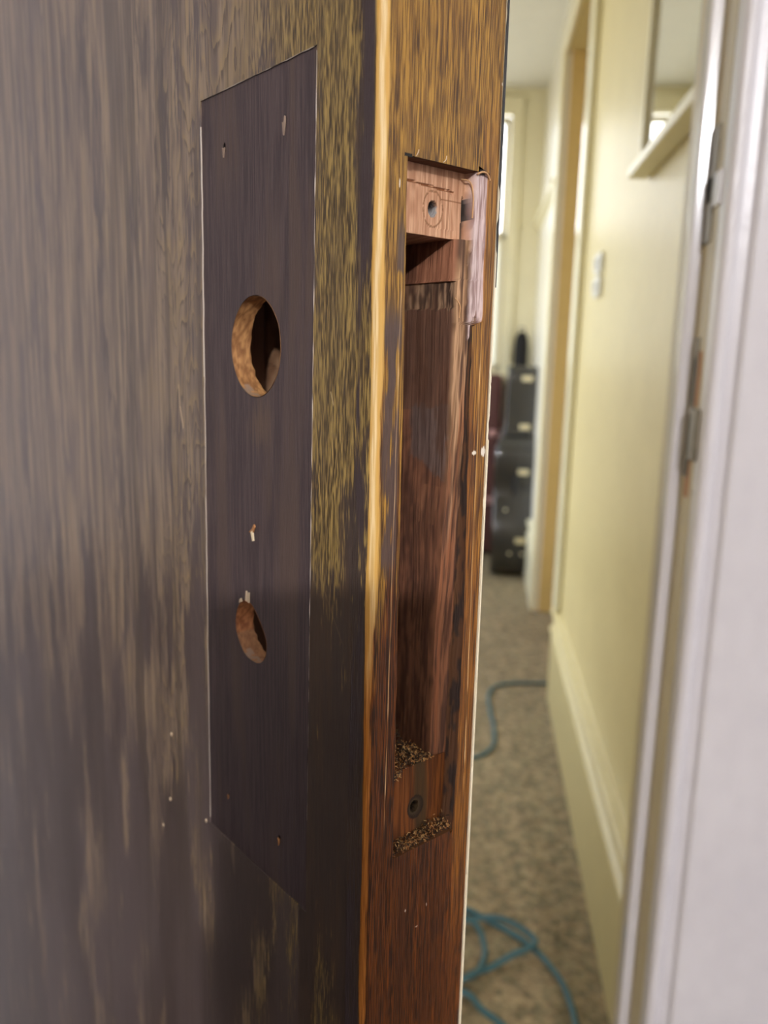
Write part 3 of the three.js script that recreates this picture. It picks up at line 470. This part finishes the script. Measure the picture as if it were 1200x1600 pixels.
// core behind the lipping, around the pocket, and the far panel with its paint
mesh('door_core', merge([box(-0.76, -0.008, 0.008, 0.9, -0.0438, -0.0072), box(-0.76, -0.008, 1.1, 1.99, -0.0438, -0.0072), box(-0.76, -0.106, 0.9, 1.1, -0.0438, -0.0072), box(-0.106, -0.008, 0.9, 1.1, -0.0438, -0.0325)]), D.solid, door);
{
  const pts = [[-0.76, 0.008]], jag = [];
  for (let y = 8; y <= 1990; y += y > 780 && y < 1200 ? 0.5 : 20) jag.push([-(0.25 + 0.5 * Math.max(0, fbm(y * 0.3, 3, 3))) / 1000 + 0.0003, y / 1000]);
  const s = new THREE.Shape([...pts, ...jag, [-0.76, 1.99]].map((p) => new THREE.Vector2(...p)));
  const g = new THREE.ExtrudeGeometry(s, { depth: 0.0006, bevelEnabled: false }); g.translate(0, 0, -0.0447); mesh('paint_layer', worldUV(g), D.paint, door, { label: 'cream paint on the hall side of the door' });
  // paint that ran onto the edge in chips
  const f = new THREE.Shape(); const edge = []; for (let y = 800; y <= 1026; y += 0.4) { const w = y > 1023 ? 0.3 : 0.42 + 0.75 * Math.max(0, fbm(y * 0.16, 12, 3) + 0.05) * sst(990, 1000, y) + 0.35 * fbm(y * 0.45, 15, 2); edge.push([44.6 - Math.max(0.12, w), y]); }
  f.moveTo(-0.0447, 0.8); for (const [t, y] of edge) f.lineTo(-t / 1000, y / 1000); f.lineTo(-0.0447, 1.026); f.closePath();
  const q = new THREE.ExtrudeGeometry(f, { depth: 0.00022, bevelEnabled: false }); q.rotateY(Math.PI / 2); q.translate(0, 0, 0); // outline x -> local -z ... turned so that it lies on the edge
  { const p = q.attributes.position; for (let i = 0; i < p.count; i++) { const X = p.getX(i), Z = p.getZ(i); p.setXYZ(i, X, p.getY(i), -Z); } p.needsUpdate = true; q.computeVertexNormals(); }
  D.paint.side = THREE.DoubleSide;
  mesh('paint_chips', q, D.paint, door, { label: 'chipped cream paint line along the far corner' });
  const dk = []; for (let y = 1070; y <= 1190; y += 0.4) { const w = 0.25 + 0.6 * sst(-0.2, 0.3, fbm(y * 0.12, 19, 3)) * sst(1070, 1090, y); dk.push([44.7 - w, y]); }
  const h = new THREE.Shape(); h.moveTo(-0.0447, 1.07); for (const [t, y] of dk) h.lineTo(-t / 1000, y / 1000); h.lineTo(-0.0447, 1.19); h.closePath();
  const k = new THREE.ExtrudeGeometry(h, { depth: 0.0002, bevelEnabled: false }); k.rotateY(Math.PI / 2); { const p = k.attributes.position; for (let i = 0; i < p.count; i++) p.setXYZ(i, p.getX(i), p.getY(i), -p.getZ(i)); k.computeVertexNormals(); }
  D.black.side = THREE.DoubleSide; mesh('dark_rim', k, D.black, door, { label: 'black chipped rim along the upper far corner' });
}
mesh('saw_cut', merge([box(-0.0004, 0.00006, 1.0998, 1.1006, -0.0112, -0.0086), box(-0.0004, 0.00006, 1.0997, 1.1008, -0.038, -0.0362)]), M.pit, door);
// splinters curling off the recess: top lip and the corner of the pale strip
{
  const sp = (list, r, mat, name) => { const c = new THREE.CatmullRomCurve3(list.map((p) => new THREE.Vector3(...V(...p)))); const g = new THREE.TubeGeometry(c, 16, r / 1000, 5); mesh(name, g, mat, door); };
  const light = std({ color: C(196, 150, 104), roughness: 0.7 });
  sp([[0.2, 35.2, 1099.4], [-0.3, 37, 1100.2], [-0.2, 39, 1099.9], [0.1, 40.4, 1098.6]], 0.3, light, 'splinter');
  sp([[4.2, 33.2, 1098.4], [2, 34.4, 1097.6], [1.1, 35, 1094], [1, 34.9, 1088]], 0.22, light, 'splinter');
  sp([[3.6, 33.4, 1081.5], [3, 35, 1079.8], [2.6, 34.8, 1078.2]], 0.25, light, 'splinter');
  sp([[3, 31.4, 1066.5], [2.2, 32.6, 1064.5], [2.6, 32.9, 1061]], 0.2, light, 'splinter');
  sp([[-0.1, 22, 1100.3], [-0.5, 22.6, 1101], [-0.3, 23, 1102]], 0.12, pale, 'splinter');
  sp([[-0.1, 12.4, 1100.3], [-0.4, 12.8, 1101.2], [-0.3, 13.1, 1101.9]], 0.12, pale, 'splinter');
}
// ---- loose stuff in the recess
function shavings(name, label, n, place, tones) {
  const parts = [], cols = [];
  for (let i = 0; i < n; i++) {
    const [u, t, y, sc] = place(i), L = (0.4 + 1.1 * rnd()) * sc, a = rnd() * 6.28, b = (rnd() - 0.5) * 2.2, bend = (rnd() - 0.3) * 0.8 * L;
    const dx = Math.cos(a) * Math.cos(b) * L / 2, dy = Math.sin(b) * L / 2, dz = Math.sin(a) * Math.cos(b) * L / 2;
    const c = new THREE.QuadraticBezierCurve3(new THREE.Vector3(...V(u - dx, t - dz, y - dy)), new THREE.Vector3(...V(u - 0.4 * bend, t + 0.3 * bend, y + bend * 0.5)), new THREE.Vector3(...V(u + dx, t + dz, y + dy)));
    const g = new THREE.TubeGeometry(c, 4, (0.07 + 0.11 * rnd()) * sc / 1000, 4).toNonIndexed(); const tn = tones[Math.floor(rnd() * tones.length)], cc = new Float32Array(g.attributes.position.count * 3); for (let k = 0; k < cc.length; k += 3) { cc[k] = lin(tn[0]); cc[k + 1] = lin(tn[1]); cc[k + 2] = lin(tn[2]); } g.setAttribute('color', new THREE.BufferAttribute(cc, 3)); parts.push(g);
  }
  const m = mesh(name, mergeGeometries(parts), std({ vertexColors: true, roughness: 0.65 }), scene, { label, category: 'shavings', kind: 'stuff' }); m.position.copy(door.position); m.rotation.y = TURN; return m;
}
const tonesA = [[206, 150, 84], [176, 116, 58], [92, 62, 36], [70, 50, 32], [52, 40, 30], [60, 44, 28], [232, 190, 122]];
const tonesD = [[96, 78, 46], [74, 60, 38], [56, 46, 34], [120, 92, 52], [84, 66, 40]];
shavings('wood_shavings', 'brown wood shavings heaped on the sill of the lock pocket', 900, () => {
  const t = 11 + 21 * Math.pow(rnd(), 0.9), spill = t < 18 && rnd() < 0.5, u = spill ? 4.6 + 0.8 * rnd() : 5 + rnd() * 9;
  return [u, t, 925.2 + (spill ? -rnd() * 6 * (1 - (t - 11) / 9) : 3.2 * (1 - Math.abs(t - 21) / 14) * rnd() * (u - 4) * 0.22), 0.9];
}, tonesA);
shavings('wood_dust', 'olive brown fluffy dust lying deeper in the lock pocket', 900, () => { const t = 10 + 17 * rnd(), u = 12 + 20 * rnd(), top = 929 + 11 * Math.max(0, 1 - Math.pow((t - 15) / 12, 2)); return [u, t, 925 + (top - 925) * rnd(), 0.8]; }, tonesD);
shavings('wood_shavings', 'golden wood shavings along the bottom lip of the lock recess', 800, () => { const t = 10.5 + 26 * rnd(), u = 0.2 + 5 * rnd(); return [u, t, YB + 0.2 + 1.1 * rnd() + (t > 27 ? 3.5 * rnd() * rnd() : 0) + 0.4 * u * 0.3, 0.8]; }, tonesA);

// ================================================================ THINGS
// wall mirror
{
  const g = group('wall_mirror', { label: 'wall mirror with a thin cream frame and projecting bottom shelf on the yellow wall', category: 'mirror' }, [XR, 1.365, -1.1]);
  mesh('glass', box(-0.012, -0.008, 0.012, 0.72, -0.39, 0.2), M.mirror, g);
  mesh('backing', box(-0.008, -0.0005, 0.012, 0.72, -0.395, 0.205), M.tan, g);
  mesh('frame', merge([box(-0.02, -0.001, 0, 0.73, -0.402, -0.388, 0.003), box(-0.02, -0.001, 0, 0.73, 0.198, 0.212, 0.003), box(-0.02, -0.001, 0.715, 0.735, -0.402, 0.212, 0.003)]), M.cream, g);
  mesh('shelf', box(-0.035, -0.001, -0.006, 0.012, -0.41, 0.22, 0.003), M.cream, g, { label: 'projecting pale shelf' });
}
// two rocker switches, one above the other
for (const [y, l] of [[1.275, 'white light switch on the yellow wall, the upper of two'], [1.222, 'white light switch on the yellow wall, the lower of two']]) {
  const g = group('light_switch', { label: l, category: 'light switch', group: 'light switches by the hall opening' }, [XR, y, -2.02]);
  mesh('switch_plate', box(-0.01, -0.0005, -0.024, 0.024, -0.043, 0.043, 0.004), M.plasticWhite, g);
  mesh('rocker', box(-0.017, -0.009, -0.014, 0.014, -0.011, 0.011, 0.003), M.plasticWhite, g);
}
// strike plate and the higher keep on the latch jamb
{
  const g = group('strike_plate', { label: 'worn metal strike plate with a bent lip in the door jamb beside bare orange wood', category: 'strike plate' }, [0.191, 1.01, -0.75]);
  const fr = (a, b, c, d, e, f) => box(a, b, c, d, e, f, 0.0006);
  mesh('plate', merge([fr(-0.0015, 0.002, 0.045, 0.062, -0.012, 0.0), fr(-0.0015, 0.002, -0.06, 0.045, -0.015, -0.009), fr(-0.0015, 0.002, -0.06, 0.045, -0.002, 0.003), fr(-0.0015, 0.002, -0.006, 0.002, -0.01, 0), fr(-0.0015, 0.002, -0.062, -0.045, -0.015, 0.003)]), M.steel, g);
  mesh('bolt_pocket', merge([box(-0.0008, 0.0015, 0.004, 0.045, -0.0095, -0.002), box(-0.0008, 0.0015, -0.045, -0.006, -0.0095, -0.002)]), M.pit, g);
  mesh('lip', merge([fr(-0.003, 0.002, -0.045, 0.0, 0.003, 0.0215), fr(-0.002, 0.004, -0.045, 0.0, 0.02, 0.0235)]), M.steel, g);
  const bare = std({ color: C(176, 130, 96), roughness: 0.85 }); mesh('bare_wood', box(-0.0009, 0.0014, 0.002, 0.05, 0.004, 0.012), bare, g); mesh('bare_wood', box(-0.0009, 0.0014, -0.08, -0.046, -0.004, 0.008), bare, g);
}
{
  const g = group('lock_keep', { label: 'tall dull brown metal lock keep on the door jamb above the strike plate', category: 'lock keep' }, [0.191, 1.2, -0.75]);
  mesh('plate', merge([box(-0.002, 0.002, -0.048, 0.048, -0.0215, 0.004, 0.001)]), M.steel, g);
  mesh('bolt_pocket', merge([box(-0.0032, 0.001, -0.014, 0.006, -0.016, -0.011), box(-0.0032, 0.001, -0.014, 0.006, -0.008, -0.004)]), M.pit, g);
  mesh('lip', box(-0.002, 0.002, -0.02, 0.008, 0.004, 0.021, 0.001), M.gloss, g);
}
// guitar cases: outline of a guitar, seen edge-on, standing at the end of the hall
function guitarCase(name, label, mat, metal, pos, turn, depth, scale, clasps) {
  const g = group(name, { label, category: 'guitar case', group: 'instrument cases at the end of the hall' }, pos, turn);
  // half-outline (width, height) in metres, mirrored
  const half = [[0.0, 0.0], [0.13, 0.004], [0.19, 0.05], [0.215, 0.14], [0.21, 0.24], [0.18, 0.33], [0.152, 0.4], [0.15, 0.46], [0.165, 0.54], [0.16, 0.61], [0.12, 0.66], [0.075, 0.68], [0.07, 0.72], [0.072, 0.98], [0.06, 1.0], [0, 1.002]].map(([x, y]) => [x * scale, y * scale]);
  const curve = new THREE.CatmullRomCurve3(half.map(([x, y]) => new THREE.Vector3(x, y, 0)), false, 'centripetal'); const pts = curve.getPoints(90);
  const sh = new THREE.Shape([...pts.map((p) => new THREE.Vector2(p.x, Math.max(0, p.y))), ...pts.slice(1, -1).reverse().map((p) => new THREE.Vector2(-p.x, Math.max(0, p.y)))]);
  const wf = (y) => 1.3 - 0.32 * sst(0.6 * scale, 0.75 * scale, y), wider = (e) => { const p = e.attributes.position; for (let i = 0; i < p.count; i++) { const k = wf(p.getY(i)); p.setX(i, p.getX(i) * k - 0.06 * (k - 0.98)); } e.computeVertexNormals(); return e; };
  const ex = (d, off) => { const e = new THREE.ExtrudeGeometry(sh, { depth: d, bevelEnabled: true, bevelThickness: 0.008, bevelSize: 0.006, bevelSegments: 3, curveSegments: 6 }); e.translate(0, 0.007, off); e.rotateY(Math.PI / 2); return wider(e); };
  mesh('bottom_shell', ex(depth * 0.62 - 0.016, 0.008 - depth / 2), mat, g); mesh('lid', ex(depth * 0.38 - 0.018, depth * 0.12 + 0.009), mat, g);
  for (const [y, side] of clasps) { // clasps on the rim
    const p = pts.reduce((a, b) => (Math.abs(b.y - y) < Math.abs(a.y - y) ? b : a)), c = mesh('clasp', box(-0.022, 0.028, -0.013, 0.013, -0.004, 0.01, 0.003), metal, g); c.position.set(depth * 0.1, p.y + 0.007, (p.x + 0.008) * side); c.rotation.x = 0;
    mesh('clasp_lever', box(0.002, 0.024, -0.008, 0.008, 0.008, 0.015, 0.002), metal, c);
  }
  const rim = new THREE.ExtrudeGeometry(sh, { depth: 0.006, bevelEnabled: true, bevelThickness: 0.001, bevelSize: 0.0075, bevelSegments: 2 }); rim.translate(0, 0.007, depth * 0.12 - 0.003); rim.rotateY(Math.PI / 2); wider(rim); mesh('rim_band', rim, mat, g);
  for (const [y, dx] of [[0.33, -0.058], [0.12, -0.03], [0.12, 0.03]]) { const p = pts.reduce((a, b) => (Math.abs(b.y - y) < Math.abs(a.y - y) ? b : a)); const s = mesh('stud', new THREE.SphereGeometry(0.007, 12, 8), metal, g); s.position.set(dx, p.y + 0.007, p.x + 0.006); }
  const hd = new THREE.TorusGeometry(0.045, 0.009, 8, 20, Math.PI); hd.rotateY(Math.PI / 2); hd.rotateX(Math.PI / 2); const h = mesh('handle', hd, M.blackCloth, g); h.position.set(-0.02, 0.46 * scale, 0.156 * scale + 0.004);
  return g;
}
guitarCase('guitar_case', 'glossy black hard guitar case with brass clasps standing upright at the end of the hall', M.blackCase, M.brass, [0.205, 0, -4.0], 0, 0.15, 1.0, [[0.93, 1], [0.73, 1], [0.52, 1], [0.19, 1]]);
{ // tall reddish case against the end wall
  const g = group('instrument_case', { label: 'tall reddish brown case against the end wall, half hidden beside the black guitar case', category: 'case' }, [-0.045, 0, -4.335]);
  mesh('case_body', box(-0.16, 0.16, 0.012, 0.97, -0.075, 0.02, 0.02), M.maroon, g); mesh('lid', box(-0.16, 0.16, 0.012, 0.97, 0.024, 0.065, 0.018), M.maroon, g);
  for (const y of [0.3, 0.66]) { const c = mesh('clasp', box(0.1, 0.15, y - 0.018, y + 0.018, 0.064, 0.076, 0.004), M.pinkMetal, g); mesh('clasp_lever', box(0.11, 0.14, y - 0.01, y + 0.01, 0.075, 0.082, 0.003), M.pinkMetal, c); }
  for (const x of [-0.13, 0.13]) mesh('foot', new THREE.CylinderGeometry(0.014, 0.016, 0.014, 14).translate(x, 0.007, 0), M.blackCloth, g);
}
{ // soft black gig bag behind the black case
  const g = group('gig_bag', { label: 'soft black bag standing behind the black guitar case, only its top showing', category: 'instrument bag' }, [0.205, 0, -4.35]);
  const pr = [[0.001, 0], [0.07, 0.005], [0.074, 0.06], [0.068, 0.4], [0.045, 0.6], [0.036, 0.75], [0.037, 1.1], [0.034, 1.155], [0.02, 1.185], [0.001, 1.19]].map((p) => new THREE.Vector2(...p));
  mesh('bag_body', new THREE.LatheGeometry(pr, 28), M.blackCloth, g); const t = mesh('hanging_loop', new THREE.TorusGeometry(0.014, 0.003, 6, 16), M.blackCloth, g); t.position.y = 1.198;
}
// extension cable: loose coil near the doorway, then along the carpet and round the corner
{
  const r = 0.0052, P = [[0.195, -0.98], [0.2, -1.1], [0.19, -1.2], [0.165, -1.26], [0.13, -1.305], [0.07, -1.35], [0.0, -1.385], [-0.09, -1.36], [-0.13, -1.28], [-0.1, -1.2], [-0.02, -1.17], [0.03, -1.215], [0.065, -1.236], [0.1, -1.262], [0.145, -1.296], [0.125, -1.325], [0.08, -1.352], [0.03, -1.345], [-0.06, -1.3], [-0.11, -1.2], [-0.06, -1.12], [0.02, -1.165], [0.05, -1.14], [0.08, -1.115], [0.12, -1.06], [0.1, -0.97], [0.0, -0.93], [-0.12, -1.0], [-0.17, -1.2], [-0.12, -1.33], [-0.02, -1.345], [0.035, -1.33], [0.053, -1.29], [0.05, -1.24], [0.03, -1.2], [-0.03, -1.19], [-0.16, -1.3], [-0.22, -1.6], [-0.15, -1.9], [0.0, -1.975], [0.05, -2.0], [0.08, -2.06], [0.084, -2.17], [0.073, -2.3], [0.072, -2.4], [0.09, -2.465], [0.13, -2.495], [0.2, -2.515], [0.33, -2.53], [0.6, -2.6], [0.9, -2.75]];
  const lift = { 13: 1, 14: 1.6, 15: 1.6, 16: 1.5, 17: 1, 19: 1, 20: 1, 21: 1.2, 30: 2, 31: 1.6, 33: 0.6, 34: 1.4, 35: 1.4, 36: 0.6 };
  const c = new THREE.CatmullRomCurve3(P.map(([x, z], i) => new THREE.Vector3(x, r + (lift[i] || 0) * r * 1.25, z)), false, 'centripetal');
  mesh('extension_cable', new THREE.TubeGeometry(c, 700, r, 10), M.cable, scene, { label: 'blue green extension cable coiled on the carpet and running around the hall corner', category: 'cable' });
}
// unseen chest added left of the doorway to darken the reflection in the lower door
{
  const g = group('added_chest_of_drawers', { label: 'added unseen dark wooden chest of drawers against the wall beside the hinge side of the doorway', category: 'chest' }, [-1.5, 0, -0.5]);
  mesh('carcass', merge([box(-0.66, 0.66, 0.08, 0.72, -0.2, 0.18, 0.004), box(-0.68, 0.68, 0.72, 0.75, -0.205, 0.2, 0.006)]), M.darkWood, g);
  for (const x of [-0.6, 0.6]) for (const z of [-0.15, 0.13]) mesh('foot', box(x - 0.03, x + 0.03, 0, 0.08, z - 0.03, z + 0.03, 0.005), M.darkWood, g);
  for (let k = 0; k < 3; k++) { const d = mesh('drawer', box(-0.63, 0.63, 0.1 + k * 0.205, 0.295 + k * 0.205, 0.17, 0.195, 0.004), M.darkWood, g); for (const x of [-0.35, 0.35]) mesh('knob', new THREE.SphereGeometry(0.018, 14, 10).translate(x, 0.2 + k * 0.205, 0.208), M.brass, d); }
}
// ceiling lamp of the room (behind the view)
{
  const lx = 0.3, ly = 2.06, lz = 2.7;
  const g = group('ceiling_lamp', { label: 'round white glass pendant lamp hanging from the room ceiling', category: 'lamp' }, [lx, ly, lz]);
  mesh('globe', new THREE.SphereGeometry(0.06, 32, 20), std({ color: C(250, 246, 238), emissive: C(255, 240, 214), emissiveIntensity: 3, roughness: 0.4 }), g);
  mesh('cord', new THREE.CylinderGeometry(0.003, 0.003, 2.45 - ly - 0.06, 8).translate(0, (2.45 - ly) / 2 + 0.03, 0), M.blackCloth, g);
  mesh('ceiling_rose', new THREE.CylinderGeometry(0.05, 0.05, 0.02, 24).translate(0, 2.44 - ly, 0), M.plasticWhite, g);
  const l = new THREE.PointLight(new THREE.Color(0.98, 0.97, 1.0), LAMP, 0, 2); l.position.set(lx, ly, lz); l.castShadow = true; l.shadow.radius = 2.5; l.name = 'lamp_light'; scene.add(l);
}
// the unseen phone that takes the picture, placed to shade the lower door; its stand is added
{
  const g = group('smartphone', { label: 'black smartphone on an added slim stand, unseen behind the view', category: 'phone' }, [0, 1.05, 0]);
  g.quaternion.copy(camera.quaternion);
  mesh('body', box(-0.06, 0.018, -0.128, 0.016, 0.004, 0.012, 0.0035), M.blackCase, g);
  mesh('lens_ring', new THREE.TorusGeometry(0.008, 0.0012, 8, 24).translate(0, 0, 0.0035), M.chrome, g);
  const h = group('added_phone_stand', { label: 'added slim black phone stand with three legs', category: 'stand' }, [-0.03, 0, 0.045]);
  mesh('pole', new THREE.CylinderGeometry(0.009, 0.009, 0.82, 16).translate(0, 0.53, 0), M.blackCloth, h);
  mesh('clamp', box(-0.03, 0.03, 0.9, 0.95, -0.028, 0.006, 0.006), M.blackCloth, h);
  for (let k = 0; k < 3; k++) { const a = k * 2.0944 + 0.5, c = new THREE.LineCurve3(new THREE.Vector3(0, 0.35, 0), new THREE.Vector3(Math.sin(a) * 0.26, 0.008, Math.cos(a) * 0.26)); mesh('leg', new THREE.TubeGeometry(c, 2, 0.007, 10), M.blackCloth, h); }
}
renderer.render(scene, camera);
